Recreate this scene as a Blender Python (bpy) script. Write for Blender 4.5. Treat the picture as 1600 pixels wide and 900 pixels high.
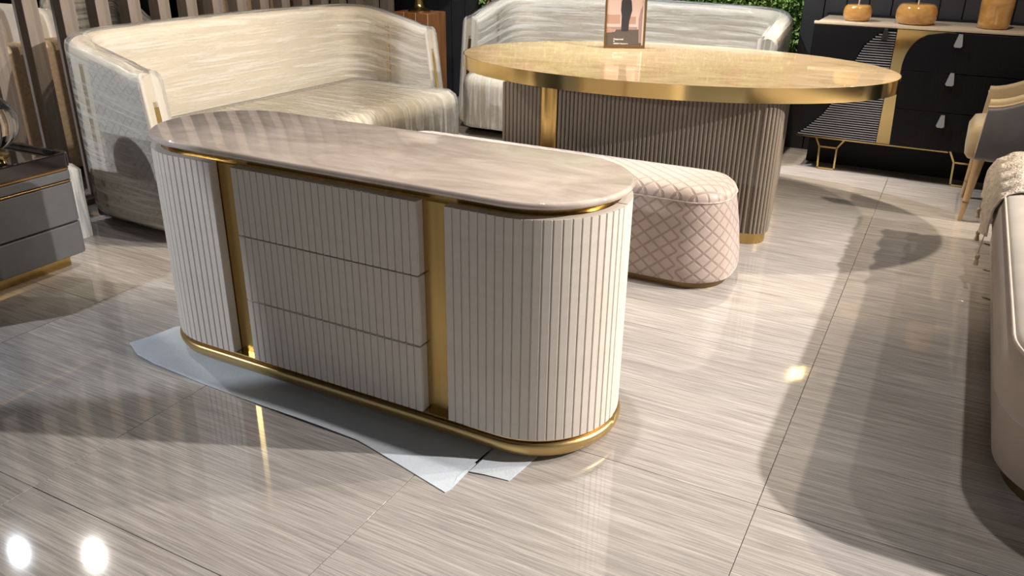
import bpy, bmesh, math, random
from mathutils import Vector, Matrix
random.seed(7)
pi = math.pi
scene = bpy.context.scene
for o in list(bpy.data.objects): bpy.data.objects.remove(o)
COL = scene.collection

# ------------------------------------------------------------------ camera
cd = bpy.data.cameras.new('camera'); cam = bpy.data.objects.new('camera', cd); COL.objects.link(cam)
cd.sensor_width = 36; cd.lens = 36 * 1288.41 / 1600; cd.clip_start = .05; cd.clip_end = 80
yaw, pitch, roll = -0.48119887, 0.41709691, 0.0136489
fw = Vector((math.sin(yaw)*math.cos(pitch), math.cos(yaw)*math.cos(pitch), -math.sin(pitch)))
rt = Vector((math.cos(yaw), -math.sin(yaw), 0)); up = rt.cross(fw)
r2 = rt*math.cos(roll) + up*math.sin(roll); u2 = -rt*math.sin(roll) + up*math.cos(roll)
M = Matrix((r2, u2, -fw)).transposed().to_4x4(); M.translation = (1.5442, -2.00873, 1.4212)
cam.matrix_world = M; scene.camera = cam

# ------------------------------------------------------------------ world, lights, exposure
w = bpy.data.worlds.new('showroom_air'); scene.world = w; w.use_nodes = True
w.node_tree.nodes['Background'].inputs[0].default_value = (.90, .94, 1, 1)
w.node_tree.nodes['Background'].inputs[1].default_value = .18
def spot(name, loc, target, power, color, size, blend=.3, radius=.04):
    l = bpy.data.lights.new(name, 'SPOT'); l.energy = power; l.color = color
    l.spot_size = math.radians(size); l.spot_blend = blend; l.shadow_soft_size = radius
    o = bpy.data.objects.new(name, l); COL.objects.link(o); o.location = loc
    o.rotation_euler = (Vector(target)-Vector(loc)).to_track_quat('-Z', 'Y').to_euler(); return o
WARM = (1, .85, .66); NEUT = (1, .94, .87); COOL = (.86, .92, 1)
spot('lamp_table', (.33, 2.7, 3.0), (.35, 2.45, 0), 215, WARM, 66, .5)
spot('lamp_table', (0.0, 2.9, 3.0), (-.1, 2.6, 0), 95, WARM, 70, .5)
spot('lamp_right_far', (5.2, 1.7, 3.0), (.7, -.4, .0), 1050, NEUT, 72, .5)
spot('lamp_right_back', (4.4, 2.7, 3.0), (.8, .5, .2), 360, WARM, 76, .5)
spot('lamp_right_near', (3.7, 1.7, 3.0), (1.1, 1.0, 0), 60, NEUT, 86, .6)
spot('fill_floor', (2.0, 1.0, 3.0), (1.55, .5, 0), 70, NEUT, 84, .7)  # added fill light, lifts the shadow the taupe sofa throws on the floor
spot('fill_overhead', (.62, .05, 3.0), (.4, .0, .78), 85, NEUT, 56, .8)  # added light from above, brightens marble top and nearby floor, spares the drawer fronts
spot('lamp_left', (-3.49, .86, 3.0), (-.6, -.6, 0), 60, NEUT, 60, .5, .018)
spot('lamp_left_cool', (-4.02, .61, 3.0), (-1.0, -.8, 0), 35, COOL, 70, .6, .016)
spot('lamp_left_front', (-3.2, -3.2, 2.5), (-1.62, .1, .45), 300, COOL, 34, .12, .04)
spot('lamp_sofa', (-.75, 1.0, 3.0), (-1.9, 1.9, .6), 135, WARM, 100, .6)
spot('lamp_sofa_back', (-.5, 2.6, 3.0), (-.4, 3.9, .7), 230, COOL, 95, .6)
spot('lamp_cabinet', (1.5, 2.3, 3.0), (1.5, 3.6, .6), 80, WARM, 75, .6)
spot('lamp_behind_partition', (-4.3, 1.2, 2.9), (-3.2, 1.0, .6), 75, WARM, 60, .6)
vs = scene.view_settings
vs.view_transform = 'Standard'; vs.look = 'None'; vs.gamma = 1; vs.use_curve_mapping = False; vs.exposure = 0.62

# ------------------------------------------------------------------ materials
def newmat(name):
    m = bpy.data.materials.new(name); m.use_nodes = True
    return m, m.node_tree, m.node_tree.nodes['Principled BSDF']
def mat(name, col, rough=.5, metal=0, coat=0, sheen=0, noise=0, nscale=8, bump=0, bscale=60, spec=.5, stretch=(1,1,1)):
    m, nt, b = newmat(name); N = nt.nodes; L = nt.links
    b.inputs['Roughness'].default_value = rough; b.inputs['Metallic'].default_value = metal
    b.inputs['Coat Weight'].default_value = coat; b.inputs['Coat Roughness'].default_value = .06
    b.inputs['Sheen Weight'].default_value = sheen; b.inputs['Specular IOR Level'].default_value = spec
    b.inputs['Base Color'].default_value = (*col, 1)
    if noise or bump:
        tc = N.new('ShaderNodeTexCoord'); mp = N.new('ShaderNodeMapping'); mp.inputs['Scale'].default_value = stretch
        L.new(tc.outputs['Object'], mp.inputs[0])
    if noise:
        n = N.new('ShaderNodeTexNoise'); n.inputs['Scale'].default_value = nscale; n.inputs['Detail'].default_value = 5
        L.new(mp.outputs[0], n.inputs[0]); r = N.new('ShaderNodeValToRGB')
        r.color_ramp.elements[0].position = .3; r.color_ramp.elements[1].position = .7
        r.color_ramp.elements[0].color = (*[c*(1-noise) for c in col], 1); r.color_ramp.elements[1].color = (*[min(1, c*(1+noise*.6)) for c in col], 1)
        L.new(n.outputs[0], r.inputs[0]); L.new(r.outputs[0], b.inputs['Base Color'])
    if bump:
        n2 = N.new('ShaderNodeTexNoise'); n2.inputs['Scale'].default_value = bscale; n2.inputs['Detail'].default_value = 4
        L.new(mp.outputs[0], n2.inputs[0]); bp = N.new('ShaderNodeBump'); bp.inputs['Strength'].default_value = bump; bp.inputs['Distance'].default_value = .01
        L.new(n2.outputs[0], bp.inputs['Height']); L.new(bp.outputs[0], b.inputs['Normal'])
    return m
def stone(name, cols, scale, dist, rough, stretch, rand=False, coat=0, fine=None):
    """layered veined stone: colour ramp over stretched, distorted noise"""
    m, nt, b = newmat(name); N = nt.nodes; L = nt.links
    tc = N.new('ShaderNodeTexCoord'); mp = N.new('ShaderNodeMapping'); mp.inputs['Scale'].default_value = stretch
    if rand:
        oi = N.new('ShaderNodeObjectInfo'); mu = N.new('ShaderNodeMath'); mu.operation = 'MULTIPLY'; mu.inputs[1].default_value = 57
        L.new(oi.outputs['Random'], mu.inputs[0]); cx = N.new('ShaderNodeCombineXYZ')
        for k in range(3): L.new(mu.outputs[0], cx.inputs[k])
        va = N.new('ShaderNodeVectorMath'); L.new(tc.outputs['Object'], va.inputs[0]); L.new(cx.outputs[0], va.inputs[1]); L.new(va.outputs[0], mp.inputs[0])
    else: L.new(tc.outputs['Object'], mp.inputs[0])
    n = N.new('ShaderNodeTexNoise'); n.inputs['Scale'].default_value = scale; n.inputs['Detail'].default_value = 7; n.inputs['Roughness'].default_value = .62; n.inputs['Distortion'].default_value = dist
    L.new(mp.outputs[0], n.inputs[0]); r = N.new('ShaderNodeValToRGB'); L.new(n.outputs[0], r.inputs[0])
    e = r.color_ramp.elements
    while len(e) < len(cols): e.new(.5)
    for k, (p, c) in enumerate(cols): e[k].position = p; e[k].color = (*c, 1)
    out = r.outputs[0]
    if fine:
        mp2 = N.new('ShaderNodeMapping'); mp2.inputs['Scale'].default_value = fine[0]
        L.new(mp.inputs[0].links[0].from_socket, mp2.inputs[0])
        n2 = N.new('ShaderNodeTexNoise'); n2.inputs['Scale'].default_value = fine[1]; n2.inputs['Detail'].default_value = 4; L.new(mp2.outputs[0], n2.inputs[0])
        r2_ = N.new('ShaderNodeValToRGB'); r2_.color_ramp.elements[0].position = .32; r2_.color_ramp.elements[1].position = .68
        r2_.color_ramp.elements[0].color = (fine[2],)*3+(1,); r2_.color_ramp.elements[1].color = (1, 1, 1, 1); L.new(n2.outputs[0], r2_.inputs[0])
        mx = N.new('ShaderNodeMix'); mx.data_type = 'RGBA'; mx.blend_type = 'MULTIPLY'; mx.inputs[0].default_value = 1
        L.new(out, mx.inputs[6]); L.new(r2_.outputs[0], mx.inputs[7]); out = mx.outputs[2]
    L.new(out, b.inputs['Base Color']); b.inputs['Specular IOR Level'].default_value = .5 if not rand else .75; b.inputs['Roughness'].default_value = rough; b.inputs['Coat Weight'].default_value = coat; b.inputs['Coat Roughness'].default_value = .03
    return m
def lattice(name, ca, cb, pu, pv, width, rough, sheen, bump):
    """woven diamond lattice on the metric UV map"""
    m, nt, b = newmat(name); N = nt.nodes; L = nt.links
    uv = N.new('ShaderNodeUVMap'); uv.uv_map = 'UVMap'; sp = N.new('ShaderNodeSeparateXYZ'); L.new(uv.outputs[0], sp.inputs[0])
    def mth(op, a, c=None):
        x = N.new('ShaderNodeMath'); x.operation = op
        for k, v in enumerate((a, c)):
            if v is None: continue
            if isinstance(v, (int, float)): x.inputs[k].default_value = v
            else: L.new(v, x.inputs[k])
        return x.outputs[0]
    u = mth('DIVIDE', sp.outputs[0], pu); v = mth('DIVIDE', sp.outputs[1], pv)
    def line(t): return mth('ABSOLUTE', mth('SUBTRACT', mth('FRACT', t), .5))
    d = mth('MAXIMUM', line(mth('ADD', u, v)), line(mth('SUBTRACT', u, v)))
    mr = N.new('ShaderNodeMapRange'); mr.interpolation_type = 'SMOOTHSTEP'; L.new(d, mr.inputs[0])
    mr.inputs[1].default_value = .5-width*1.4; mr.inputs[2].default_value = .5-width*.6
    mx = N.new('ShaderNodeMix'); mx.data_type = 'RGBA'; mx.inputs[6].default_value = (*ca, 1); mx.inputs[7].default_value = (*cb, 1); L.new(mr.outputs[0], mx.inputs[0])
    tc = N.new('ShaderNodeTexCoord'); n = N.new('ShaderNodeTexNoise'); n.inputs['Scale'].default_value = 9; n.inputs['Detail'].default_value = 4; L.new(tc.outputs['Object'], n.inputs[0])
    r = N.new('ShaderNodeValToRGB'); r.color_ramp.elements[0].position = .3; r.color_ramp.elements[1].position = .7; r.color_ramp.elements[0].color = (.8, .8, .8, 1); L.new(n.outputs[0], r.inputs[0])
    m2 = N.new('ShaderNodeMix'); m2.data_type = 'RGBA'; m2.blend_type = 'MULTIPLY'; m2.inputs[0].default_value = 1; L.new(mx.outputs[2], m2.inputs[6]); L.new(r.outputs[0], m2.inputs[7])
    L.new(m2.outputs[2], b.inputs['Base Color']); b.inputs['Roughness'].default_value = rough; b.inputs['Sheen Weight'].default_value = sheen
    bp = N.new('ShaderNodeBump'); bp.inputs['Strength'].default_value = bump; bp.inputs['Distance'].default_value = .008; bp.invert = True
    L.new(mr.outputs[0], bp.inputs['Height']); L.new(bp.outputs[0], b.inputs['Normal'])
    return m
def film(name):
    """clear stretch film: glossy sheet with stretched wrinkles, milky where it folds"""
    m = bpy.data.materials.new(name); m.use_nodes = True; nt = m.node_tree; N = nt.nodes; L = nt.links; N.clear()
    o = N.new('ShaderNodeOutputMaterial'); uv = N.new('ShaderNodeUVMap'); uv.uv_map = 'UVMap'
    mp = N.new('ShaderNodeMapping'); mp.inputs['Scale'].default_value = (16, 1.0, 1); mp.inputs['Rotation'].default_value = (0, 0, .05); L.new(uv.outputs[0], mp.inputs[0])
    n = N.new('ShaderNodeTexNoise'); n.inputs['Scale'].default_value = 2.2; n.inputs['Detail'].default_value = 6; n.inputs['Distortion'].default_value = .5; L.new(mp.outputs[0], n.inputs[0])
    n2 = N.new('ShaderNodeTexNoise'); n2.inputs['Scale'].default_value = 14; n2.inputs['Detail'].default_value = 5; n2.inputs['Distortion'].default_value = 1.5; L.new(uv.outputs[0], n2.inputs[0])
    ad = N.new('ShaderNodeMath'); ad.operation = 'ADD'; L.new(n.outputs[0], ad.inputs[0])
    ms = N.new('ShaderNodeMath'); ms.operation = 'MULTIPLY'; ms.inputs[1].default_value = .75; L.new(n2.outputs[0], ms.inputs[0]); L.new(ms.outputs[0], ad.inputs[1])
    bp = N.new('ShaderNodeBump'); bp.inputs['Strength'].default_value = .4; bp.inputs['Distance'].default_value = .02; L.new(ad.outputs[0], bp.inputs['Height'])
    tr = N.new('ShaderNodeBsdfTransparent'); tr.inputs[0].default_value = (.97, .97, .96, 1)
    df = N.new('ShaderNodeBsdfDiffuse'); df.inputs[0].default_value = (.80, .78, .74, 1); L.new(bp.outputs[0], df.inputs['Normal'])
    gl = N.new('ShaderNodeBsdfGlossy'); gl.inputs['Roughness'].default_value = .07; L.new(bp.outputs[0], gl.inputs['Normal'])
    r = N.new('ShaderNodeMapRange'); r.inputs[1].default_value = .46; r.inputs[2].default_value = .64; r.inputs[3].default_value = .22; r.inputs[4].default_value = .58; L.new(n.outputs[0], r.inputs[0])
    m1 = N.new('ShaderNodeMixShader'); L.new(r.outputs[0], m1.inputs[0]); L.new(tr.outputs[0], m1.inputs[1]); L.new(df.outputs[0], m1.inputs[2])
    fr = N.new('ShaderNodeFresnel'); fr.inputs[0].default_value = 1.27; L.new(bp.outputs[0], fr.inputs['Normal'])
    m2 = N.new('ShaderNodeMixShader'); L.new(fr.outputs[0], m2.inputs[0]); L.new(m1.outputs[0], m2.inputs[1]); L.new(gl.outputs[0], m2.inputs[2])
    L.new(m2.outputs[0], o.inputs[0]); return m
BRASS = mat('brushed_brass', (.56, .39, .15), .26, 1, noise=.12, nscale=40, stretch=(1, 1, .08))
POLBRASS = mat('polished_brass', (.66, .49, .22), .13, 1)
FR = mat('antique_brass', (.34, .21, .085), .34, .9)
SATIN = mat('satin_brass', (.60, .43, .19), .36, .95)
DARKMET = mat('black_metal', (.012, .012, .014), .4)
LEATHER = mat('cream_leather', (.69, .63, .56), .48, noise=.05, nscale=30, bump=.08, bscale=500)
MARBLE = stone('taupe_marble', [(.22, (.39, .315, .265)), (.42, (.56, .465, .40)), (.55, (.65, .55, .48)), (.75, (.74, .65, .58))], 2.4, 1.8, .05, (1, 1.9, 1), coat=.3, fine=((.9, 3.5, 1), 7, .84))
GOLDSTONE = stone('honey_marble', [(.25, (.34, .245, .14)), (.45, (.44, .33, .20)), (.6, (.50, .39, .255)), (.8, (.62, .51, .36))], 2.6, 1.6, .07, (1, 2.2, 1), coat=.3)
TILE = stone('grey_vein_tile', [(.25, (.375, .335, .315)), (.42, (.485, .445, .42)), (.55, (.535, .495, .468)), (.76, (.66, .62, .59))], 3.2, .7, .055, (1.1, 19, 1), rand=True, fine=((1.6, 78, 1), 3.4, .60))
GROUT = mat('grout', (.16, .14, .13), .8)
BENCHFAB = lattice('rose_velvet_lattice', (.47, .365, .32), (.32, .235, .20), .075, .06, .095, .5, .6, .3)
QUILT = lattice('quilted_velvet', (.55, .50, .43), (.47, .42, .36), .05, .05, .06, .55, .3, .6)
SOFAFAB = mat('cream_velvet', (.68, .60, .475), .6, sheen=.2, noise=.06, nscale=5)
FILM = film('stretch_film')
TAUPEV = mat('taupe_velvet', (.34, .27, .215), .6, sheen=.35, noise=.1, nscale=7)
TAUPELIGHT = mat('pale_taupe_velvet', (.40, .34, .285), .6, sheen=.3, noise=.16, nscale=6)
FLUTE = mat('taupe_lacquer', (.19, .155, .12), .38, noise=.05)
SLATWOOD = mat('greyed_oak', (.205, .168, .143), .6, noise=.3, nscale=14, stretch=(3, 3, .25), bump=.15)
BLACK = mat('black_lacquer', (.006, .006, .008), .5, spec=.2)
BLACKTEX = mat('black_ribbed_lacquer', (.006, .006, .008), .45, spec=.2, bump=.4, bscale=120, stretch=(3, 3, .02))
FINM = mat('dark_steel_fin', (.36, .36, .40), .25, .6)
GREYM = mat('silver_grey_metal', (.42, .42, .44), .35, .6)
CREAMTOP = mat('cream_stone', (.62, .50, .37), .2, noise=.12, nscale=6)
AMBER = stone('amber_glaze', [(.3, (.42, .20, .05)), (.5, (.58, .31, .09)), (.75, (.68, .42, .17))], 4, 1.0, .12, (1, 1, 2.5), coat=.6)
OATV = mat('oat_velvet', (.50, .38, .22), .6, sheen=.3, noise=.12, nscale=8)
GREYV = mat('grey_velvet', (.115, .112, .12), .6, sheen=.4, noise=.2, nscale=9)
WOODLEG = mat('ash_wood', (.55, .37, .20), .4, noise=.18, nscale=12, stretch=(4, 4, .4))
GREYLEATHER = mat('slate_leather', (.085, .09, .10), .5, noise=.08, nscale=20, bump=.1, bscale=400)
BLACKGLOSS = mat('black_glass_stone', (.012, .010, .010), .06, coat=.5)
WALNUT = mat('walnut', (.30, .12, .045), .4, noise=.3, nscale=10, stretch=(3, 3, .3))
FOAM = mat('white_foam_sheet', (.66, .72, .80), .55, noise=.05, nscale=14, bump=.10, bscale=120)
THROW = mat('oat_woven_throw', (.60, .52, .44), .8, noise=.22, nscale=38, bump=.9, bscale=70)
TASSEL = mat('tassel_yarn', (.42, .33, .24), .8)
WALLBLACK = mat('black_board', (.022, .022, .025), .55, noise=.15, nscale=6, stretch=(2, 2, .2))
CEILM = mat('black_ceiling', (.02, .02, .02), .8)
NAVY = mat('navy_wall', (.018, .022, .034), .7)
WHITEP = mat('white_panel', (.62, .56, .55), .6)
TANFAB = mat('tan_boucle', (.52, .39, .27), .8, noise=.16, nscale=45, bump=.4, bscale=150)
PILLOW = mat('ivory_cushion', (.62, .58, .54), .7, noise=.1, nscale=10)
GREYPIL = mat('grey_cushion', (.11, .105, .115), .7, noise=.1)
MOSSB = mat('moss_backing', (.05, .055, .03), .9)
GLASS, gnt, gb = newmat('clear_glass'); gb.inputs['Transmission Weight'].default_value = 1; gb.inputs['Roughness'].default_value = .02
PINK = mat('print_pink_wall', (.54, .41, .38), .5); PINKD = mat('print_pink_sofa', (.38, .24, .19), .5); SUIT = mat('print_charcoal', (.028, .026, .034), .5)
PFLOOR = mat('print_taupe_floor', (.095, .078, .07), .5); PWHITE = mat('print_white', (.8, .74, .70), .5); PROSE = mat('print_rose', (.30, .20, .20), .5)
MOSS, mnt, mb = newmat('moss_leaves')
_g = mnt.nodes.new('ShaderNodeNewGeometry'); _r = mnt.nodes.new('ShaderNodeValToRGB'); mnt.links.new(_g.outputs['Random Per Island'], _r.inputs[0])
_e = _r.color_ramp.elements; _e[0].color = (.09, .17, .03, 1); _e[1].color = (.42, .55, .16, 1); _m = _e.new(.5); _m.color = (.22, .36, .08, 1)
mnt.links.new(_r.outputs[0], mb.inputs['Base Color']); mb.inputs['Roughness'].default_value = .7
DRYMOSS = mat('dried_moss', (.42, .28, .19), .8, noise=.4, nscale=30)

# ------------------------------------------------------------------ helpers
def obj(name, verts, faces, m, parent=None, uvs=None, smooth=None, loc=None, rotz=0):
    me = bpy.data.meshes.new(name); me.from_pydata([tuple(v) for v in verts], [], faces)
    if uvs:
        ul = me.uv_layers.new(name='UVMap')
        for poly in me.polygons:
            for li, k in zip(poly.loop_indices, uvs[poly.index]): ul.data[li].uv = k
    me.materials.append(m)
    if smooth is not None:
        for p in me.polygons: p.use_smooth = True
        me.set_sharp_from_angle(angle=math.radians(smooth))
    o = bpy.data.objects.new(name, me); COL.objects.link(o)
    if parent: o.parent = parent
    if loc: o.location = loc
    o.rotation_euler.z = rotz
    return o
def fixn(o):
    bm = bmesh.new(); bm.from_mesh(o.data); bmesh.ops.recalc_face_normals(bm, faces=bm.faces); bm.to_mesh(o.data); bm.free(); return o
def empty(name, loc=(0, 0, 0), rotz=0):
    o = bpy.data.objects.new(name, None); COL.objects.link(o); o.location = loc; o.rotation_euler.z = rotz; o.empty_display_size = .1; return o
def tag(o, label, cat, group=None):
    o['label'] = label; o['category'] = cat
    if group: o['group'] = group
    return o
def struct(o): o['kind'] = 'structure'; return o
def inst(src, parent, name=None, loc=None, rotz=None):
    c = src.copy(); COL.objects.link(c); c.parent = parent
    if loc is not None: c.location = loc
    if rotz is not None: c.rotation_euler.z = rotz
    return c
def box(name, a, b, m, parent=None, bevel=0, seg=2, **k):
    x0, y0, z0 = a; x1, y1, z1 = b
    bm = bmesh.new(); bmesh.ops.create_cube(bm, size=1)
    for v in bm.verts: v.co = Vector((x0+(v.co.x+.5)*(x1-x0), y0+(v.co.y+.5)*(y1-y0), z0+(v.co.z+.5)*(z1-z0)))
    if bevel: bmesh.ops.bevel(bm, geom=bm.edges[:], offset=bevel, segments=seg, affect='EDGES', profile=.5)
    me = bpy.data.meshes.new(name); bm.to_mesh(me); bm.free(); me.materials.append(m)
    if bevel:
        for p in me.polygons: p.use_smooth = True
        me.set_sharp_from_angle(angle=math.radians(40))
    o = bpy.data.objects.new(name, me); COL.objects.link(o)
    if parent: o.parent = parent
    if k.get('loc'): o.location = k['loc']
    o.rotation_euler.z = k.get('rotz', 0)
    return o
def loft(name, loops, m, parent=None, closed=True, cap=True, smooth=35, **k):
    """skin a list of equal-count loops; metric UVs (u along the loop, v along the profile)"""
    n = len(loops[0]); V = [Vector(p) for l in loops for p in l]; F = []; UV = []
    ref = loops[len(loops)//2]; us = [0]
    for i in range(n): us.append(us[-1]+(Vector(ref[(i+1) % n])-Vector(ref[i])).length)
    vv = [[0]*n for _ in loops]
    for j in range(1, len(loops)):
        for i in range(n): vv[j][i] = vv[j-1][i]+(Vector(loops[j][i])-Vector(loops[j-1][i])).length
    for j in range(len(loops)-1):
        for i in range(n if closed else n-1):
            i2 = (i+1) % n
            F.append((j*n+i, j*n+i2, (j+1)*n+i2, (j+1)*n+i)); UV.append(((us[i], vv[j][i]), (us[i+1], vv[j][i2]), (us[i+1], vv[j+1][i2]), (us[i], vv[j+1][i])))
    if cap:
        F.append(tuple(range(n))[::-1]); UV.append([(V[i].x, V[i].y) for i in range(n)][::-1])
        t = (len(loops)-1)*n; F.append(tuple(range(t, t+n))); UV.append([(V[t+i].x, V[t+i].y) for i in range(n)])
    return obj(name, V, F, m, parent, UV, smooth, **k)
def rr(hx, hy, r, n=10, cx=0, cy=0):
    """rounded rectangle outline, counter-clockwise"""
    q = []; r = min(r, hx, hy)
    for sx, sy, a0 in ((1, -1, -pi/2), (1, 1, 0), (-1, 1, pi/2), (-1, -1, pi)):
        for i in range(n+1):
            a = a0+pi/2*i/n; q.append((cx+sx*(hx-r)+r*math.cos(a), cy+sy*(hy-r)+r*math.sin(a)))
    return q
def slab(name, hx, hy, r, prof, m, parent=None, n=10, cx=0, cy=0, **k):
    """prof: list of (inset, z)"""
    return loft(name, [[(x, y, z) for x, y in rr(hx-i, hy-i, max(r-i, .002), n, cx, cy)] for i, z in prof], m, parent, **k)
def lathe(name, prof, m, parent=None, n=28, loc=(0, 0, 0), **k):
    return loft(name, [[(r*math.cos(2*pi*i/n), r*math.sin(2*pi*i/n), z) for i in range(n)] for r, z in prof], m, parent, loc=loc, **k)
def tube(name, pts, r, m, parent=None, n=10, closed=False, square=False, **k):
    P = [Vector(p) for p in pts]; loops = []; N = len(P)
    for i, p in enumerate(P):
        a = P[(i-1) % N] if (closed or i) else p; b = P[(i+1) % N] if (closed or i < N-1) else p
        d = (b-a).normalized(); h = Vector((0, 0, 1)) if abs(d.z) < .9 else Vector((0, 1, 0))
        s = d.cross(h).normalized(); t = s.cross(d)
        rr_ = r[i] if isinstance(r, (list, tuple)) else r
        off = pi/4 if square else 0; nn = 4 if square else n
        loops.append([p+(s*math.cos(2*pi*j/nn+off)+t*math.sin(2*pi*j/nn+off))*rr_ for j in range(nn)])
    if closed: loops.append(loops[0])
    return fixn(loft(name, loops, m, parent, cap=not closed, smooth=None if square else 50, **k))
def prism(name, poly, y0, y1, m, parent=None, bevel=0, **k):
    """polygon in x,z extruded from y0 (front) to y1"""
    n = len(poly); V = [(x, y0, z) for x, z in poly]+[(x, y1, z) for x, z in poly]
    F = [tuple(range(n)), tuple(range(2*n-1, n-1, -1))]+[(i, i+n, (i+1) % n+n, (i+1) % n) for i in range(n)]
    return fixn(obj(name, V, F, m, parent, **k))

# ------------------------------------------------------------------ setting: floor of tiles
TS = .878; TX0 = 1.305-TS*8; TY0 = -.99-TS*4
floor = struct(box('floor', (-6.2, -5.2, -.06), (7.2, 4.6, -.008), GROUT))
tile0 = None
for i in range(15):
    for j in range(10):
        x = TX0+i*TS; y = TY0+j*TS
        if tile0 is None:
            tile0 = box('tile', (-TS/2+.0008, -TS/2+.0008, -.008), (TS/2-.0008, TS/2-.0008, 0), TILE, floor, bevel=.0008, seg=1, loc=(x+TS/2, y+TS/2, 0))
        else: inst(tile0, floor, loc=(x+TS/2, y+TS/2, 0))
struct(box('ceiling', (-6.2, -5.2, 3.15), (7.2, 4.6, 3.2), CEILM))
# back walls: black boards on both sides of the moss wall
wr = struct(box('wall_back_right', (.568, 3.975, 0), (7.2, 4.1, 3.15), BLACK))
p0 = None
for k in range(24):
    x = .568+.135*k
    if p0 is None: p0 = box('board', (.002, -.02, 0), (.133, 0, 3.15), WALLBLACK, wr, bevel=.003, seg=1, loc=(x, 3.975, 0))
    else: inst(p0, wr, loc=(x, 3.975, 0))
wl = struct(box('wall_back_left', (-6.2, 4.37, 0), (.568, 4.45, 3.15), BLACK))
p1 = None
for k in range(20):
    x = -4.7+.135*k
    if p1 is None: p1 = box('board', (.002, -.02, 0), (.133, 0, 3.15), WALLBLACK, wl, bevel=.003, seg=1, loc=(x, 4.37, 0))
    else: inst(p1, wl, loc=(x, 4.37, 0))
struct(box('wall_left', (-6.2, -5.2, 0), (-6.1, 4.4, 3.15), NAVY))

# moss wall
mw = tag(empty('moss_wall', (-.745, 4.32, 0)), 'green living moss panel on the back wall behind the far sofa', 'moss wall')
box('backing_panel', (-1.31, -.02, .05), (1.31, .04, 3.0), MOSSB, mw)
def leaves(name, m, spots, size, par):
    V = []; F = []
    for (x, y, z) in spots:
        c = Vector((x, y, z)); a = random.random()*2*pi
        d = Vector((math.cos(a), -.5-random.random(), math.sin(a))).normalized(); s = d.cross(Vector((random.uniform(-1, 1), random.uniform(-1, 1), random.uniform(-1, 1)))).normalized()
        l = size*random.uniform(.6, 1.3); b = len(V); nn = d.cross(s)*l*.25
        V += [c, c+d*l*.5+s*l*.38+nn, c+d*l, c+d*l*.5-s*l*.38+nn]; F.append((b, b+1, b+2, b+3))
    o = obj(name, V, F, m, par); o['kind'] = 'stuff'; return o
green = []; dry = []
def patch(x, z): return math.sin(x*5.3+1.2)+math.sin(x*11.7+z*4)+.8*math.sin(z*9-x*3)
for k in range(52000):
    x = random.uniform(-1.31, 1.31); z = random.uniform(.1, 1.75) if k % 6 else random.uniform(1.75, 3.0)
    y = -.02-.07*random.random()*(1+.4*math.sin(x*17)*math.sin(z*15))
    (dry if patch(x, z) > .95 else green).append((x, y, z))
leaves('moss_leaves', MOSS, green, .034, mw); leaves('dried_moss', DRYMOSS, dry, .03, mw)

# ------------------------------------------------------------------ cream fluted sideboard
SB = tag(empty('sideboard', (0, 0, .004)), 'cream slatted oval sideboard with taupe marble top and brass base in the foreground', 'sideboard')
X1, X2, HL, R = .4243, .3368, .5812, .2610
ZT, ZB, ZM, ZTOP = .737, .077, .7620, .7820
off = -.004
def stad(Rv, z, n=24): return [(x, y, z+off) for x, y in rr(HL+Rv, Rv, Rv, n)]
loft('marble_top', [stad(R-.006, ZM), stad(R-.001, ZM+.004), stad(R+.001, ZM+.010), stad(R-.001, ZTOP-.004), stad(R-.005, ZTOP-.0005), stad(R-.009, ZTOP)], MARBLE, SB, smooth=60)
loft('frame', [stad(R-.034, .0645), stad(R-.034, ZT-.006), stad(R-.052, ZT-.005), stad(R-.052, ZM-.0005)], BRASS, SB, smooth=50)
loft('base_band', [stad(R-.05, .008), stad(R-.028, .009), stad(R-.014, .014), stad(R-.003, .025), stad(R+.004, .038), stad(R+.006, .049), stad(R+.004, .058), stad(R-.002, .0635), stad(R-.035, .065)], SATIN, SB, smooth=60)
loft('bottom_lip', [stad(R-.03, .0705), stad(R-.006, .0705), stad(R-.006, .0755), stad(R-.03, .0755)], POLBRASS, SB)
loft('plinth', [stad(R-.10, .004), stad(R-.10, .0085)], DARKMET, SB)
S_D = 2*X2/26; ARC = HL-X1+R*pi/2; S_R = ARC/22
def slatmesh(name, wdt, h, par, mm=LEATHER, t=.0045, g=.0017, c=.0015):
    a = wdt/2-g
    pl = [(-a, .002), (-a, -t+c), (-a+c, -t), (a-c, -t), (a, -t+c), (a, .002)]
    o = loft(name, [[(x, y, 0) for x, y in pl], [(x, y, h) for x, y in pl]], mm, par, smooth=None); return fixn(o)
# drawers
H3 = (ZT-ZB)/3; dsl = None
for k in range(3):
    z0 = ZB+k*H3+(.0022 if k else 0); z1 = ZB+(k+1)*H3-.0022
    d = box('drawer', (-X2, -R+.0045, z0+off), (X2, -R+.034, z1+off), LEATHER, SB, bevel=.0015, seg=1)
    for i in range(26):
        x = -X2+(i+.5)*S_D
        if dsl is None: dsl = slatmesh('slat', S_D, H3-.0045, d); dsl.location = (x, -R+.0045, z0+off)
        else: inst(dsl, d, loc=(x, -R+.0045, z0+off))
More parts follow.
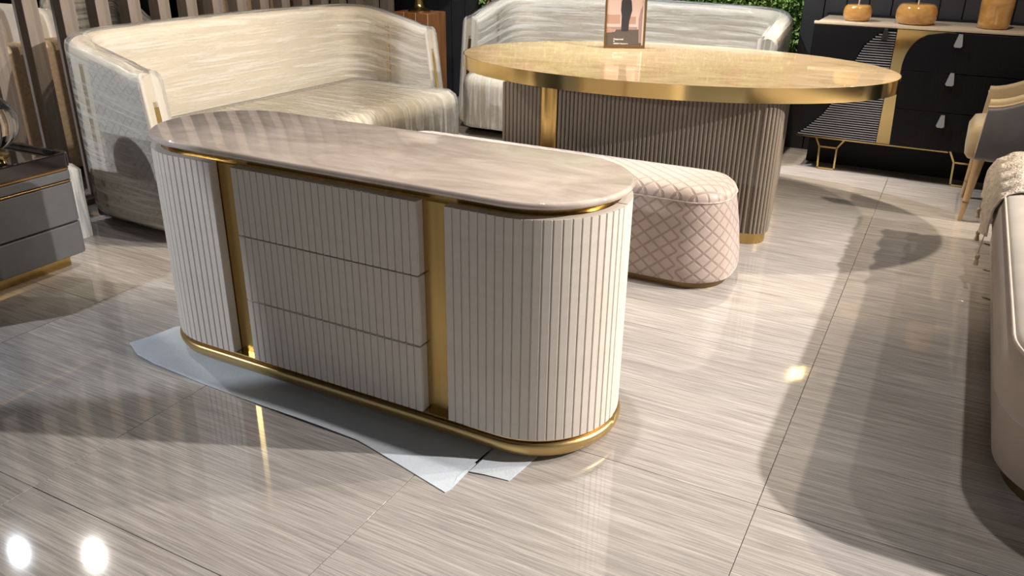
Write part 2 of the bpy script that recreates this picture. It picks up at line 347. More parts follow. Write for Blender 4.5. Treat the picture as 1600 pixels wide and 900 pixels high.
# doors and curved back panels
def along(t, Rv):
    fl = HL-X1
    if t <= fl: return X1+t, -Rv, 0.
    a = (t-fl)/R
    return HL+Rv*math.sin(a), -Rv*math.cos(a), a
rsl = None
for sx in (1, -1):
    tt = [0, .06, .12]+[HL-X1+R*pi/2*i/20 for i in range(21)]
    tt[-1] -= .004
    ou = [along(t, R-.0045)[:2] for t in tt]; inn = [along(t, R-.031)[:2] for t in tt]
    pl = ou+inn[::-1]
    d = fixn(loft('door', [[(sx*x, y, z+off) for x, y in pl] for z in (ZB, ZT)], LEATHER, SB, smooth=40))
    for i in range(22):
        x, y, a = along((i+.5)*S_R-.0004, R-.0045)
        if rsl is None: rsl = slatmesh('slat', S_R, ZT-ZB, d); rsl.location = (sx*x, y, ZB+off); rsl.rotation_euler.z = a*sx
        else: inst(rsl, d, loc=(sx*x, y, ZB+off), rotz=a*sx)
    ang = [pi/2+.012+(pi/2-.012)*i/20 for i in range(21)]
    ou = [(HL+(R-.002)*math.sin(a), -(R-.002)*math.cos(a)) for a in ang]+[(.02, R-.002)]
    inn = [(HL+(R-.031)*math.sin(a), -(R-.031)*math.cos(a)) for a in ang]+[(.02, R-.031)]
    if sx < 0: ou[-1] = (.021, R-.002); inn[-1] = (.021, R-.031)
    fixn(loft('back_panel', [[(sx*x, y, z+off) for x, y in ou+inn[::-1]] for z in (ZB, ZT)], LEATHER, SB, smooth=40))

# foam sheets under it
def sheet(name, front, back, label, wav, seed):
    n = len(front); m_ = 14; V = []; F = []; rnd = random.Random(seed); ph = rnd.random()*6
    for lay in (0, 1):
        for j in range(m_):
            t = j/(m_-1)
            for i in range(n):
                x = front[i][0]*(1-t)+back[i][0]*t; y = front[i][1]*(1-t)+back[i][1]*t
                e = max(0, 1-t*2.2)*(1 if abs(x) > .5 or y < -.27 else 0)
                z = .0006+(wav*e*(.5+.5*math.sin(x*9+y*16+ph)) if y < -.255 or x < -.80 else 0)+(.0018 if lay else 0)
                V.append((x, y, z))
    q = n*m_
    for j in range(m_-1):
        for i in range(n-1):
            a = j*n+i; F.append((a, a+n, a+n+1, a+1)); F.append((q+a, q+a+1, q+a+n+1, q+a+n))
    ring = [i for i in range(n)]+[j*n+n-1 for j in range(1, m_)]+[(m_-1)*n+i for i in range(n-2, -1, -1)]+[j*n for j in range(m_-2, 0, -1)]
    for a, b in zip(ring, ring[1:]+ring[:1]): F.append((a, b, q+b, q+a))
    return tag(fixn(obj(name, V, F, FOAM, smooth=60)), label, 'foam sheet')
def interp(pts, n):
    P = [Vector(p) for p in pts]; L = [0]
    for a, b in zip(P, P[1:]): L.append(L[-1]+(b-a).length)
    out = []
    for k in range(n):
        s = L[-1]*k/(n-1); i = max(j for j in range(len(L)) if L[j] <= s+1e-9); i = min(i, len(P)-2)
        f = (s-L[i])/(L[i+1]-L[i]); out.append(tuple(P[i].lerp(P[i+1], f)))
    return out
sheet('foam_sheet', interp([(-.913, -.300), (-.82, -.345), (-.717, -.362), (-.429, -.376), (-.088, -.386), (.19, -.391), (.37, -.43), (.549, -.473), (.553, -.45), (.54, -.40)], 60),
      interp([(-.881, -.118), (-.80, -.06), (-.4, .0), (.3, .05), (.50, .0), (.556, -.15), (.557, -.22)], 60), 'long white packing foam sheet sticking out under the sideboard front', .006, 3)
sheet('foam_sheet', interp([(.556, -.362), (.60, -.352), (.673, -.343)], 14), interp([(.57, -.10), (.62, -.10), (.70, -.14)], 14), 'small white foam flap beside the long sheet at the sideboard right end', .003, 5)

# ------------------------------------------------------------------ lattice velvet bench
BN = tag(empty('bench', (-.05, 1.402, 0)), 'long rose beige velvet bench with diamond lattice fabric behind the sideboard', 'bench')
hx, hy = .912, .240
prof = [(.02, .030), (.004, .036), (0, .06), (.004, .12), (.020, .24), (.043, .36), (.045, .375)]
slab('body', hx, hy, .20, prof, BENCHFAB, BN, 16, smooth=70)
st_ = slab('seat', hx, hy, .20, [(.045, .378), (.045, .388), (.054, .405), (.078, .424), (.12, .436), (.19, .441)], BENCHFAB, BN, 16, smooth=70)
for li, lp in enumerate(st_.data.loops):
    v = st_.data.vertices[lp.vertex_index].co; st_.data.uv_layers[0].data[li].uv = (v.x, v.y)
tube('piping', [(x, y, .3765) for x, y in rr(hx-.043, hy-.043, .157, 12)], .0035, BENCHFAB, BN, 6, closed=True)
slab('plinth', hx, hy, .20, [(.03, .001), (.03, .031)], mat('bronze_plinth', (.20, .13, .06), .35, .8), BN, 12)

# ------------------------------------------------------------------ oval dining table
TA = math.radians(8.25)
TB = tag(empty('dining_table', (.184, 2.358, 0), TA), 'oval dining table with honey marble top, brass rim and fluted taupe base', 'table')
def ell(a, b, z, n=96, rot=0): return [(a*math.cos(t)*math.cos(rot)-b*math.sin(t)*math.sin(rot), a*math.cos(t)*math.sin(rot)+b*math.sin(t)*math.cos(rot), z) for t in [2*pi*i/n for i in range(n)]]
A_, B_ = 1.143, .705
loft('tabletop', [ell(A_-.003, B_-.003, .700), ell(A_-.003, B_-.003, .7585), ell(A_-.004, B_-.004, .760)], GOLDSTONE, TB, smooth=50)
loft('rim', [ell(A_-.003, B_-.003, .690), ell(A_, B_, .690), ell(A_, B_, .7595), ell(A_-.0032, B_-.0032, .7595)], POLBRASS, TB, cap=False, smooth=50)
loft('underside', [ell(A_-.01, B_-.01, .688), ell(A_-.01, B_-.01, .70)], DARKMET, TB)
bx0, bx1, by0, by1 = -.43, .635, -.590, .50
cxx, cyy = (bx0+bx1)/2, (by0+by1)/2
slab('base_plinth', (bx1-bx0)/2-.012, (by1-by0)/2-.012, .09, [(0, .001), (0, .056)], BRASS, TB, 10, cxx, cyy)
bb = slab('base_body', (bx1-bx0)/2-.006, (by1-by0)/2-.006, .09, [(0, .056), (0, .69)], FLUTE, TB, 10, cxx, cyy)
def halfround(name, wdt, z0, z1, par, m):
    pl = [(wdt*.46*math.cos(t), -wdt*.42*math.sin(t)) for t in [pi*i/6 for i in range(7)]]
    return fixn(loft(name, [[(x, y, z0) for x, y in pl], [(x, y, z1) for x, y in pl]], m, par, smooth=60))
FW = .0205; fl0 = None
pts = [(bx0+FW*(k+.5), by0+.006, 0) for k in range(int((bx1-bx0-.09)/FW))]
rc = .084; nx = 7
for k in range(nx): a = -pi/2+(k+.5)/nx*pi/2; pts.append((bx1-.006-rc+rc*math.cos(a), by0+.006+rc+rc*math.sin(a), a+pi/2))
for k in range(44): pts.append((bx1-.006, by0+.006+rc+FW*(k+.5), pi/2))
for x, y, a in pts:
    if fl0 is None: fl0 = halfround('flute', FW, .058, .69, bb, FLUTE); fl0.location = (x, y, 0)
    else: inst(fl0, bb, loc=(x, y, 0), rotz=a)
lb = box('base_wing', (-.735, -.56, .0), (-.525, .48, .69), FLUTE, TB, bevel=.01)
for k in range(10): inst(fl0, lb, loc=(-.732+FW*(k+.5), -.558, 0), rotz=0)
lathe('brass_column', [(.058, .0), (.058, .69)], BRASS, TB, 32, (-.478, -.545, 0))
box('base_core', (-.65, -.5, 0), (-.35, .45, .69), DARKMET, TB)

# picture frame on the table
fa = math.atan2(.107, .212); PF = tag(empty('picture_frame', (-.190, 2.68, .7605), fa), 'small upright brass framed print of a person in dark suit on the oval table', 'picture frame')
W2, FH = .1185, .335; tilt = .10
def tl(x, y, z): return (x, y+z*math.sin(tilt), z*math.cos(tilt))
def flat(name, poly, y, m, par=None, th=.0006):
    n = len(poly); V = [tl(x, y, z) for x, z in poly]+[tl(x, y+th, z) for x, z in poly]
    F = [tuple(range(n)), tuple(range(2*n-1, n-1, -1))]+[(i, i+n, (i+1) % n+n, (i+1) % n) for i in range(n)]
    return fixn(obj(name, V, F, m, par or PF))
def rect(x0, z0, x1, z1): return [(x0, z0), (x1, z0), (x1, z1), (x0, z1)]
for nm, a in (('frame_bottom', rect(-W2, 0, W2, .015)), ('frame_top', rect(-W2, FH-.012, W2, FH)), ('frame_side', rect(-W2, .015, -W2+.011, FH-.012)), ('frame_side', rect(W2-.011, .015, W2, FH-.012))):
    flat(nm, a, -.008, FR, th=.018)
pr = flat('print', rect(-W2+.011, .015, W2-.011, FH-.012), .002, PINK, th=.004)
flat('print_margin', rect(W2-.021, .017, W2-.012, FH-.014), .0010, PWHITE, pr)
flat('print_floor', [(-.107, .016), (.097, .016), (.097, .105), (-.05, .105), (-.06, .09), (-.107, .088)], .0012, PFLOOR, pr)
flat('print_sofa', rect(-.107, .125, -.03, .185), .0013, PINKD, pr); flat('print_sofa', rect(.015, .122, .06, .175), .0013, PINKD, pr)
flat('print_seat', rect(-.107, .118, .07, .134), .0011, PINK, pr); flat('print_sofa_base', rect(-.107, .103, .07, .118), .0011, PROSE, pr)
flat('print_table', [(-.107, .085), (-.075, .087), (-.058, .098), (-.085, .112), (-.107, .12)], .0008, PINKD, pr)
flat('print_figure', [(-.022, .095), (.02, .095), (.022, .15), (.030, .185), (.036, .21), (.030, .262), (.018, .272), (-.012, .272), (-.026, .262), (-.028, .21), (-.022, .18)], .0006, SUIT, pr)
flat('print_curtain', [(.082, .03), (.097, .03), (.097, .235), (.086, .215), (.076, .16), (.078, .10)], .0007, PROSE, pr)
def text(body, x, z, size):
    c = bpy.data.curves.new('caption', 'FONT'); c.body = body; c.size = size; c.offset = .0003
    t = bpy.data.objects.new('caption', c); COL.objects.link(t)
    me = t.to_mesh(); vs_ = [tl(v.co.x+x, .0003, v.co.y+z) for v in me.vertices]; fs = [tuple(p.vertices) for p in me.polygons]
    o = obj('caption', vs_, fs, PWHITE, pr); t.to_mesh_clear(); bpy.data.objects.remove(t); return o
text('Deepnoted', -.064, .046, .0125); text('&', -.064, .035, .0105); text('AMBIENT Backstories', -.064, .0225, .0095)
fixn(obj('easel_leg', [tl(-.02, .006, .2), tl(.02, .006, .2), (.03, .10, .001), (-.03, .10, .001), tl(-.02, .009, .2), tl(.02, .009, .2), (.03, .104, .001), (-.03, .104, .001)], [(0, 1, 2, 3), (7, 6, 5, 4), (0, 4, 5, 1), (1, 5, 6, 2), (2, 6, 7, 3), (3, 7, 4, 0)], DARKMET, PF))

# ------------------------------------------------------------------ film-wrapped curved sofas
def upath(hl, d, r, nb=24, nc=10, na=10):
    """outer outline of a U open to -y: left arm front -> back -> right arm front; returns (point, outward normal)"""
    P = []
    for i in range(na): P.append((Vector((-hl, -d/2+(d-r)*i/na, 0)), Vector((-1, 0, 0))))
    for i in range(nc): a = pi-pi/2*i/nc; P.append((Vector((-hl+r+r*math.cos(a), d/2-r+r*math.sin(a), 0)), Vector((math.cos(a), math.sin(a), 0))))
    for i in range(nb+1): P.append((Vector((-hl+r+(2*hl-2*r)*i/nb, d/2, 0)), Vector((0, 1, 0))))
    for i in range(1, nc+1): a = pi/2-pi/2*i/nc; P.append((Vector((hl-r+r*math.cos(a), d/2-r+r*math.sin(a), 0)), Vector((math.cos(a), math.sin(a), 0))))
    for i in range(1, na+1): P.append((Vector((hl, d/2-r-(d-r)*i/na, 0)), Vector((1, 0, 0))))
    return P
def ushell(name, path, th, zb, ztop, m, parent, grow=0, rt_=.05, sec=None, slant=.0, tuck=.05, smooth=60, rng=None, only=None):
    """sweep a round-topped wall section along the U"""
    loops = []
    P = path if rng is None else path[rng[0]:rng[1]]
    for p, nr in P:
        y = p.y; zt = ztop(p)+grow; o_ = p+nr*grow; t2 = th+2*grow; r = min(rt_, t2/2-.001)
        prof = [(-.03 if tuck else 0, zb), (-.006 if tuck else 0, zb+tuck*.5), (0, zb+tuck), (0, (zb+zt)/2), (0, zt-r)]+[(-r+r*math.cos(a), zt-r+r*math.sin(a)) for a in (pi/6, pi/3, pi/2)]
        inn = [(-t2+r-r*math.sin(a), zt-r+r*math.cos(a)) for a in (0, pi/6, pi/3, pi/2)]+[(-t2, (zb+zt)/2), (-t2, zb)]
        full = prof+inn
        if only == 'outer': full = prof[1:5]
        fr = max(0, (-y-.10)/.3) if slant else 0
        loops.append([Vector((o_.x+nr.x*q, o_.y+nr.y*q+(fr*slant*(z-zb) if fr else 0), z)) for q, z in full])
    return fixn(loft(name, loops, m, parent, closed=only is None, cap=only is None, smooth=smooth))
def make_sofa(name, loc, rotz, label):
    S = tag(empty(name, loc, rotz), label, 'sofa', 'film wrapped cream sofas')
    hl, d, r = 1.11, .82, .34; cy = .07; TH_ = .10
    path = [(p+Vector((0, cy, 0)), n) for p, n in upath(hl, d, r)]
    def zt(p):
        t = max(0, min(1, (p.y+.34)/.72)); t = t*t*(3-2*t)
        return .785+.11*t+.015*(1-(p.x/hl)**2)*t
    ushell('back_shell', path, TH_, .045, zt, SOFAFAB, S, slant=.16)
    # quilted outer faces of both arms
    for rg in ((0, 10), (len(path)-11, len(path))):
        PP = path[rg[0]:rg[1]]; loops = []
        for p, n in PP:
            fr = max(0, (-p.y-.10)/.3); h = zt(p)-.03
            loops.append([Vector((p.x+n.x*q, p.y+fr*.16*(z-.045), z)) for q, z in ((.001, .09), (.014, .11), (.016, .3), (.016, .5), (.014, h-.03), (.001, h))])
        fixn(loft('quilted_panel', loops, QUILT, S, cap=False, closed=False, smooth=60))
    slab('seat', 1.0, .43, .10, [(.02, .06), (0, .09), (0, .36), (.012, .40), (.04, .425), (.12, .435)], SOFAFAB, S, 8, 0, -.10, smooth=60)
    box('plinth', (-1.02, -.36, .004), (1.02, .40, .062), DARKMET, S)
    for sx in (-1, 1):
        xi = sx*(hl-.05)
        fs_ = box('brass_strip', (-.012, -.012, -.17), (.012, .03, .17), BRASS, S, loc=(xi, -.268, .54)); fs_.rotation_euler.x = -.155
        box('brass_strip', (sx*hl-.006, .155, .10), (sx*hl+.006, .17, .80), BRASS, S)
        box('brass_strip', (sx*(hl-.104)-.006, .05, .44), (sx*(hl-.104)+.006, .075, .79), BRASS, S)
    # stretch film around shell and seat
    ushell('film_wrap', path, TH_, .05, lambda p: zt(p), FILM, S, grow=.016, slant=.16)
    slab('film_wrap', .99, .448, .10, [(.0, .075), (0, .36), (.012, .415), (.05, .445), (.14, .452)], FILM, S, 8, 0, -.106, smooth=60)
    return S
make_sofa('wrapped_sofa', (-1.815, 1.61, 0), pi/2-.05, 'cream curved sofa in clear stretch film directly behind the marble sideboard')
make_sofa('wrapped_sofa', (-.58, 3.635, 0), 0, 'cream curved sofa in clear film along the moss wall behind the table')

# ------------------------------------------------------------------ slatted partition
PT = tag(empty('slat_partition', (-2.45, 2.0, 0)), 'tall partition of grey brown vertical wooden slats behind the left sofa', 'partition')
box('bottom_rail', (-.085, -2.4, 0), (.005, 1.62, .03), SLATWOOD, PT); box('top_rail', (-.085, -2.4, 3.07), (.005, 1.62, 3.14), SLATWOOD, PT)
s0 = None
for k in range(-4, 16):
    y = .56+.1962*k-2.0
    if s0 is None: s0 = box('slat', (-.08, 0, .03), (0, .078, 3.07), SLATWOOD, PT, bevel=.002, seg=1, loc=(0, y, 0))
    else: inst(s0, PT, loc=(0, y, 0))

# sofas behind the partition
def tan_sofa(loc, L_, label, ch):
    S = tag(empty('tan_sofa', loc), label, 'sofa', 'tan sofas behind the partition')
    box('back_panel', (-.16, 0, .08), (0, L_, .80), TANFAB, S, bevel=.035, seg=4)
    box('seat', (-.95, .05, .08), (-.165, L_-.05, .42), TANFAB, S, bevel=.04, seg=3)
    for y in (-.10, L_-.10): box('armrest', (-.95, y, .08), (-.165, y+.14, .6), TANFAB, S, bevel=.04, seg=3)
    for y in (.05, L_/2+.01): box('back_cushion', (-.36, y, .43), (-.17, y+L_/2-.06, ch), TANFAB, S, bevel=.06, seg=4)
    for x in (-.9, -.06):
        for y in (.04, L_-.09): box('leg', (x, y, 0), (x+.05, y+.05, .085), DARKMET, S)
tan_sofa((-2.85, -.35, 0), 1.72, 'tan upholstered sofa seen through the slats nearest the camera', .72)
tan_sofa((-3.05, 2.36, 0), 1.75, 'tan upholstered sofa seen through the far slats behind the wrapped sofa', .95)
def cushion(name, loc, rot, size, m, label):
    V = []; F = []; n = 12
    for s in (1, -1):
        for i in range(n+1):
            for j in range(n+1):
                u, v = i/n*2-1, j/n*2-1; e = max(0, (1-u**4)*(1-v**4))**.5
                V.append((u*size*(1-.06*v*v), s*e*size*.33, v*size*(1-.06*u*u)))
    k = (n+1)**2
    for s in (0, 1):
        for i in range(n):
            for j in range(n): a = s*k+i*(n+1)+j; F.append((a, a+1, a+n+2, a+n+1))
    o = obj(name, V, F, m, smooth=80); bm = bmesh.new(); bm.from_mesh(o.data); bmesh.ops.remove_doubles(bm, verts=bm.verts, dist=1e-5); bmesh.ops.recalc_face_normals(bm, faces=bm.faces); bm.to_mesh(o.data); bm.free()
    o.location = loc; o.rotation_euler = rot; return tag(o, label, 'cushion', 'scatter cushions behind the partition')
cushion('scatter_cushion', (-3.31, .58, .68), (.0, .0, 1.45), .25, PILLOW, 'ivory scatter cushion at the far left, seen through the slats')
cushion('scatter_cushion', (-3.31, 1.08, .70), (0, .2, 1.5), .25, PILLOW, 'ivory scatter cushion tilted between the second and third slats')
cushion('scatter_cushion', (-3.49, .84, .67), (0, .0, 1.6), .24, GREYPIL, 'dark grey scatter cushion behind the ivory ones')
# wrapped chair between the sofas behind the partition
WC = tag(empty('wrapped_armchair', (-3.5, 1.83, 0), pi/2), 'grey armchair in clear film seen through the slats', 'armchair')
slab('seat', .32, .32, .1, [(0, .1), (0, .40), (.03, .44)], GREYV, WC, smooth=60)
wp = upath(.34, .66, .2, 6, 6, 5)
ushell('back', wp, .09, .08, lambda p: .75+.2*max(0, min(1, p.y/.3)), GREYV, WC); ushell('film_wrap', wp, .09, .08, lambda p: .75+.2*max(0, min(1, p.y/.3)), FILM, WC, grow=.02)
for x in (-.25, .22):
    for y in (-.25, .22): box('leg', (x, y, 0), (x+.03, y+.03, .1), DARKMET, WC)
# far backdrop
bk = tag(empty('display_panel', (-5.6, -.4, 0)), 'pale panel with thin black frame far behind the slats at the left edge', 'panel')
box('panel_board', (-.02, -.9, .25), (.02, .95, 2.6), WHITEP, bk)
for y in (-.9, -.28, .34, .92): box('panel_frame', (.021, y-.02, .25), (.04, y+.02, 2.6), DARKMET, bk)
box('panel_frame', (.041, -.92, .86), (.055, .94, .92), DARKMET, bk); box('foot', (-.15, -.9, 0), (.15, -.84, .25), DARKMET, bk); box('foot', (-.15, .84, 0), (.15, .9, .25), DARKMET, bk)

# ------------------------------------------------------------------ slate drawer chest at the left
CH = tag(empty('drawer_chest', (-1.98, -.36, 0)), 'slate grey leather drawer chest with black tray top and brass plinth', 'chest')
box('plinth', (-.23, -.47, .001), (.215, .45, .065), BRASS, CH, bevel=.004)
box('body', (-.27, -.50, .066), (.255, .49, .44), DARKMET, CH)
def front(name, z0, z1, m=GREYLEATHER): return slab(name, .278, .50, .03, [(.004, z0), (0, z0+.004), (0, z1-.004), (.004, z1)], m, CH, 6)
front('drawer', .066, .207); front('drawer', .214, .385); front('brass_line', .389, .395, FR); front('fascia', .398, .437); front('brass_line', .4385, .452, FR)
slab('tray_top', .283, .505, .035, [(.004, .452), (0, .456), (0, .508), (.004, .513), (.016, .513), (.022, .508), (.03, .492)], BLACKGLOSS, CH, 8)
# glass globe lamp and brass ornament on it
GL = tag(empty('globe_lamp', (-1.95, -.02, .493)), 'clear glass globe on the drawer chest, cut by the left edge', 'lamp')
lathe('glass_globe', [(.03, .03)]+[(.115*math.sin(t), .145-.115*math.cos(t)) for t in [.3+(pi-.32)*i/14 for i in range(15)]], GLASS, GL, 32, smooth=80)
lathe('lamp_base', [(.05, 0), (.05, .01), (.02, .016), (.02, .031)], BRASS, GL)
OR = tag(empty('brass_ornament', (-1.79, -.125, .493)), 'small curved brass ornament lying on the black tray top', 'ornament')
tube('curved_bar', [(0, -.10, .05), (0, -.05, .052), (0, .0, .045), (0, .03, .03), (0, .035, .014)], .012, POLBRASS, OR)
lathe('ball_foot', [(.004, 0), (.013, .005), (.016, .014), (.012, .024), (.004, .028)], POLBRASS, OR, 16, (0, .036, 0)); lathe('ball_foot', [(.004, 0), (.013, .005), (.016, .016), (.012, .03), (.006, .046)], POLBRASS, OR, 16, (0, -.10, 0))
# clear wrapped parcel between chest and sofa
WPc = tag(empty('wrapped_parcel', (-2.12, .30, 0)), 'small parcel in shiny clear film between drawer chest and sofa', 'parcel')
slab('box', .10, .09, .02, [(0, .001), (0, .33), (.01, .34)], mat('pale_blue_board', (.33, .36, .40), .6), WPc, 5); slab('film_wrap', .112, .102, .03, [(0, .002), (.004, .2), (0, .33), (.03, .36), (.06, .365)], FILM, WPc, 5, smooth=60)

# ------------------------------------------------------------------ pedestal and table lamp
PD = tag(empty('wood_pedestal', (-2.27, 3.66, 0)), 'walnut block pedestal in the back corner carrying a brass lamp', 'pedestal')
for k in range(3): box('board', (-.165+.11*k+.002, -.13, 0), (-.165+.11*(k+1)-.002, .13, .775), WALNUT, PD, bevel=.003, seg=1)
LP = tag(empty('table_lamp', (-2.25, 3.63, .7755)), 'brass table lamp with round stepped foot on the walnut pedestal', 'lamp')
lathe('foot', [(.085, 0), (.088, .008), (.080, .018), (.055, .028), (.036, .05), (.034, .06)], BRASS, LP, 32, smooth=50); lathe('stem', [(.034, .06), (.03, .09), (.034, .2), (.03, .36), (.012, .42), (.012, .5)], BRASS, LP)
fixn(lathe('lamp_shade', [(.20, .50), (.15, .78), (.146, .78), (.196, .50)], PILLOW, LP, 32))

# ------------------------------------------------------------------ black cabinet with wave fins
CB = tag(empty('black_cabinet', (1.33, 3.45, 0)), 'black drawer cabinet with brass wave inlay and ribbed fins at the back right', 'cabinet')
CX = 1.33
box('carcass', (.735-CX, .012, .215), (1.93-CX, .47, .885), BLACK, CB, bevel=.004)
box('top', (.745-CX, .03, .886), (1.93-CX, .46, .900), CREAMTOP, CB, bevel=.003); box('top_edge', (.735-CX, .455, .886), (1.94-CX, .475, .915), BLACK, CB)
box('top_edge', (.728-CX, .005, .886), (1.94-CX, .0299, .903), CREAMTOP, CB, bevel=.002)
box('brass_rail', (.722-CX, -.01, .205), (1.60-CX, .004, .213), POLBRASS, CB)
cur = [(1.198, .885), (1.144, .878), (1.091, .843), (1.035, .784), (.999, .696), (.965, .59), (.927, .465), (.865, .358), (.779, .264), (.724, .216)]
def curx(z):
    for (xa, za), (xb, zb_) in zip(cur, cur[1:]):
        if zb_ <= z <= za: return xb+(xa-xb)*(z-zb_)/(za-zb_)
    return cur[0][0] if z > cur[0][1] else cur[-1][0]
ld = prism('door', [(.735-CX, .222)]+[(x-CX-.004, z) for x, z in cur[::-1][1:]]+[(.735-CX, .883)], -.012, .011, BLACKTEX, CB)
rd = prism('door', [(x-CX, z) for x, z in cur[::-1]]+[(1.198-CX, .216)], .0, .011, BLACK, CB)
nf = 46
for k in range(nf):
    z = .220+(.875-.220)*k/nf; x = curx(z+.004)
    if 1.196-x < .012: continue
    f = box('fin', (x-CX+.002, -.016, z), (1.196-CX, .0, z+.006), FINM, rd)
gp = box('brass_inlay', (1.199-CX, -.008, .216), (1.50-CX, .011, .884), POLBRASS, CB)
arc = [(1.276, .218), (1.268, .40), (1.260, .55), (1.258, .691), (1.266, .746), (1.283, .788), (1.303, .821), (1.337, .851), (1.377, .869), (1.43, .879), (1.484, .883)]
def arcx(z):
    for (xa, za), (xb, zb_) in zip(arc, arc[1:]):
        if za <= z <= zb_: return xa+(xb-xa)*(z-za)/(zb_-za)
    return arc[-1][0]
zs = [.218, .440, .662, .883]
for k in range(3):
    a, b = zs[k]+.002, zs[k+1]-.002; st = [a+(b-a)*i/12 for i in range(13)]
    d = prism('drawer', [(arcx(z)-CX, z) for z in st]+[(1.93-CX, b), (1.93-CX, a)], -.03, .010, BLACKTEX, CB)
    hz = (.391, .632, .845)[k]
    prism('handle', [(1.513-CX, hz-.036), (1.541-CX, hz-.036), (1.549-CX, hz-.028), (1.540-CX, hz+.035), (1.520-CX, hz+.035), (1.505-CX, hz-.028)], -.052, -.030, GREYM, d)
prism('handle', [(1.127-CX, .857-.036), (1.153-CX, .857-.036), (1.158-CX, .829), (1.148-CX, .892-.008), (1.131-CX, .884), (1.120-CX, .829)], -.05, -.016, DARKMET, rd)
for xa in (.93, 1.70):
    for y in (.03, .42):
        lg = empty('leg', (xa-CX, y, 0)); lg.parent = CB
        r_ = .0075
        tube('leg_bar', [(-.092, 0, .212), (-.058, 0, .145), (-.05, 0, .008)], r_, POLBRASS, lg, square=True); tube('leg_bar', [(.092, 0, .212), (.048, 0, .145), (.05, 0, .008)], r_, POLBRASS, lg, square=True)
        tube('leg_bar', [(-.055, 0, .145), (.048, 0, .145)], r_, POLBRASS, lg, square=True); tube('leg_bar', [(-.055, 0, .008), (.055, 0, .008)], r_, POLBRASS, lg, square=True)
box('kick_board', (.78-CX, .20, .001), (1.90-CX, .22, .214), BLACK, CB)
# amber vases
def vase(name, loc, prof, label, stem):
    V_ = tag(empty(name, loc), label, 'vase', 'amber vases on the black cabinet'); lathe('body', prof, AMBER, V_, 36, smooth=60)
    if stem: lathe('stem', [(.005, prof[-1][1]-.002), (.004, prof[-1][1]+.02), (.0045, prof[-1][1]+.16), (.001, prof[-1][1]+.162)], mat('ivory_stem', (.62, .50, .36), .4), V_, 10)
def pebble(rx, h): return [(rx*.62, 0), (rx*.70, .003)]+[(rx*(.70+.30*math.cos(t)), h/2+h/2*math.sin(t)) for t in [-1.35+2.75*i/12 for i in range(13)]]+[(rx*.4, h*1.005), (rx*.05, h*1.0)]
vase('pebble_vase', (.945, 3.63, .9005), pebble(.082, .094), 'small squat amber vase with thin stem at the cabinet left end', True)
vase('pebble_vase', (1.272, 3.63, .9005), pebble(.114, .115), 'larger squat amber vase with thin stem in the middle of the cabinet', True)
vase('cylinder_vase', (1.68, 3.63, .9005), [(.07, 0), (.079, .008), (.082, .03), (.086, .12), (.086, .22), (.05, .25), (.04, .27)], 'tall amber cylinder vase at the cabinet right end', False)

# ------------------------------------------------------------------ tub armchair at the table end
AC = tag(empty('tub_armchair', (1.965, 3.03, 0), -pi/2), 'tub armchair with oat seat, grey outer shell and ash legs at the right', 'armchair')
ap = upath(.27, .50, .2, 8, 8, 8)
def azt(p): t = max(0, min(1, (p.y+.25)/.5)); return .60+.17*t*t*(3-2*t)
ushell('outer_shell', ap, .028, .335, azt, GREYV, AC, rt_=.013, slant=.1, tuck=.02)
ip = [(p-n*.030, n) for p, n in ap]
ushell('inner_shell', ip, .045, .36, lambda p: azt(p)+.04, OATV, AC, rt_=.022, slant=.1, tuck=.02)
tube('piping', [(p.x-n.x*.026, p.y-n.y*.026+(max(0, (-p.y-.10)/.4)*.1*(azt(p)-.335)), azt(p)+.004) for p, n in ap], .007, OATV, AC, 8)
slab('seat', .215, .245, .07, [(.02, .32), (.004, .34), (0, .45), (.02, .492), (.07, .505)], OATV, AC, 8, 0, -.055, smooth=60)
for sx, sy in ((-1, -1), (1, -1), (-1, 1), (1, 1)):
    xx, yy = sx*.20, -.22 if sy < 0 else .17
    lg = tube('leg', [(sx*.235, yy-.025 if sy < 0 else yy+.05, .001), (sx*.228, yy-.018 if sy < 0 else yy+.04, .10), (xx, yy, .34)], [.011, .0155, .026], WOODLEG, AC, 12)
    tube('leg_ring', [(sx*.229, yy-.019 if sy < 0 else yy+.041, .098), (sx*.2278, yy-.0178 if sy < 0 else yy+.0398, .103)], .0168, FR, lg, 12)

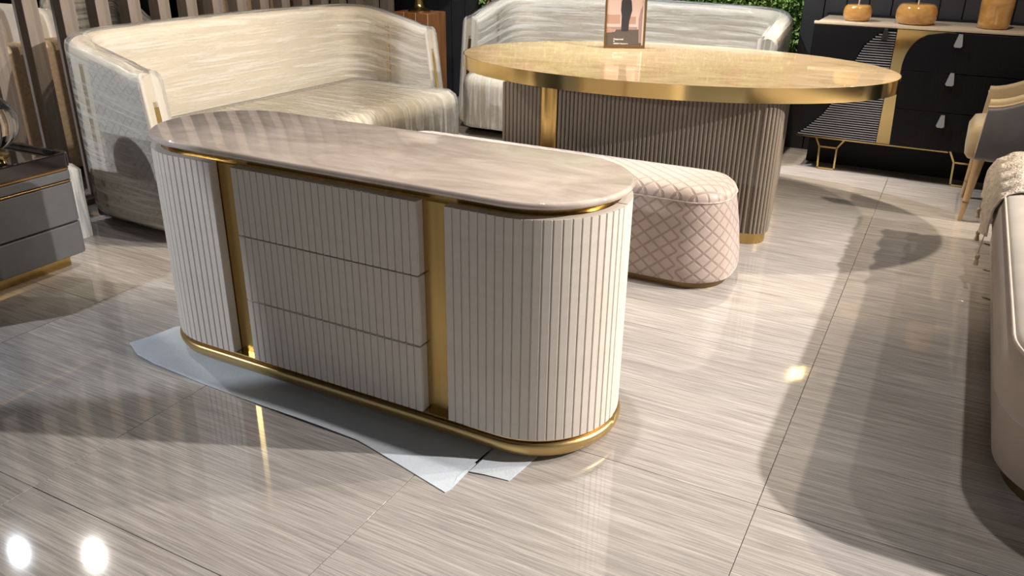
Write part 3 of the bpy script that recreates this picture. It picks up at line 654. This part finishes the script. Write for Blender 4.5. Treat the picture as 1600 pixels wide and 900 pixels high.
# ------------------------------------------------------------------ taupe sofa at the right edge with throw
RS = tag(empty('taupe_sofa', (2.388, 1.31, 0)), 'taupe velvet sofa with rounded piped seat, cut by the right edge', 'sofa')
rx, ry = .58, 1.22
slab('base', rx-.035, ry-.05, .26, [(.03, .045), (.008, .055), (0, .09), (0, .24), (.03, .27)], TAUPEV, RS, 14, smooth=60)
slab('plinth', rx-.035, ry-.05, .26, [(.04, .001), (.04, .046)], mat('bronze_foot', (.10, .065, .03), .4, .6), RS, 10)
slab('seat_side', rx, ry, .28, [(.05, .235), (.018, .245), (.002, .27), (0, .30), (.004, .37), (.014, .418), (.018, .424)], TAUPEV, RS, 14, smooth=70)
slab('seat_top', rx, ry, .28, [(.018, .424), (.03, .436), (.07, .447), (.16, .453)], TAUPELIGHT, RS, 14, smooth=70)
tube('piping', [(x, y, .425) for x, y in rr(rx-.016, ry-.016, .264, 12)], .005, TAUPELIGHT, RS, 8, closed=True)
box('backrest', (.40, -1.0, .454), (.62, 1.12, .76), TAUPEV, RS, bevel=.08, seg=4)
# throw
TH = tag(empty('throw_blanket', (1.83, 2.10, 0)), 'oat woven throw with tassels draped over the right sofa edge', 'blanket')
V = []; F = []; nu, nv = 26, 22
pa = [(.48, .468), (.30, .466), (.15, .462), (.06, .452), (.0, .43), (-.028, .37), (-.034, .31), (-.034, .255)]
for l_ in (0, 1):
    for i in range(nu+1):
        s = i/nu*(len(pa)-1); k = min(int(s), len(pa)-2); f = s-k
        x = pa[k][0]*(1-f)+pa[k+1][0]*f; z = pa[k][1]*(1-f)+pa[k+1][1]*f
        for j in range(nv+1):
            v = j/nv; y = -.34+.72*v+.10*(x-.1 if x > 0 else 0)*-1.0
            wv = .009*math.sin(y*38+z*9)+.006*math.sin(y*71+x*20)
            th = .008 if l_ else 0
            if x < .03: V.append((x-.010+wv-th, y, z+.02*math.sin(y*9)*(.45-z)*3))
            else: V.append((x, y, z+.010+wv+th))
q = (nu+1)*(nv+1)
for i in range(nu):
    for j in range(nv): a = i*(nv+1)+j; F.append((a, a+1, a+nv+2, a+nv+1)); F.append((q+a, q+a+nv+1, q+a+nv+2, q+a+1))
ring = [j for j in range(nv+1)]+[i*(nv+1)+nv for i in range(1, nu+1)]+[nu*(nv+1)+j for j in range(nv-1, -1, -1)]+[i*(nv+1) for i in range(nu-1, 0, -1)]
for a, b in zip(ring, ring[1:]+ring[:1]): F.append((a, b, q+b, q+a))
fixn(obj('cloth', V, F, THROW, TH, smooth=80))
for y in (-.335, .0, .37):
    t = lathe('tassel', [(.002, .10), (.002, .085), (.008, .079), (.009, .068), (.006, .060), (.009, .05), (.011, .035)], TASSEL, TH, 12, (-.05, y, .09))
    tube('cord', [(0, 0, .098), (.002, 0, .13), (.006, 0, .18)], .002, TASSEL, t, 6)
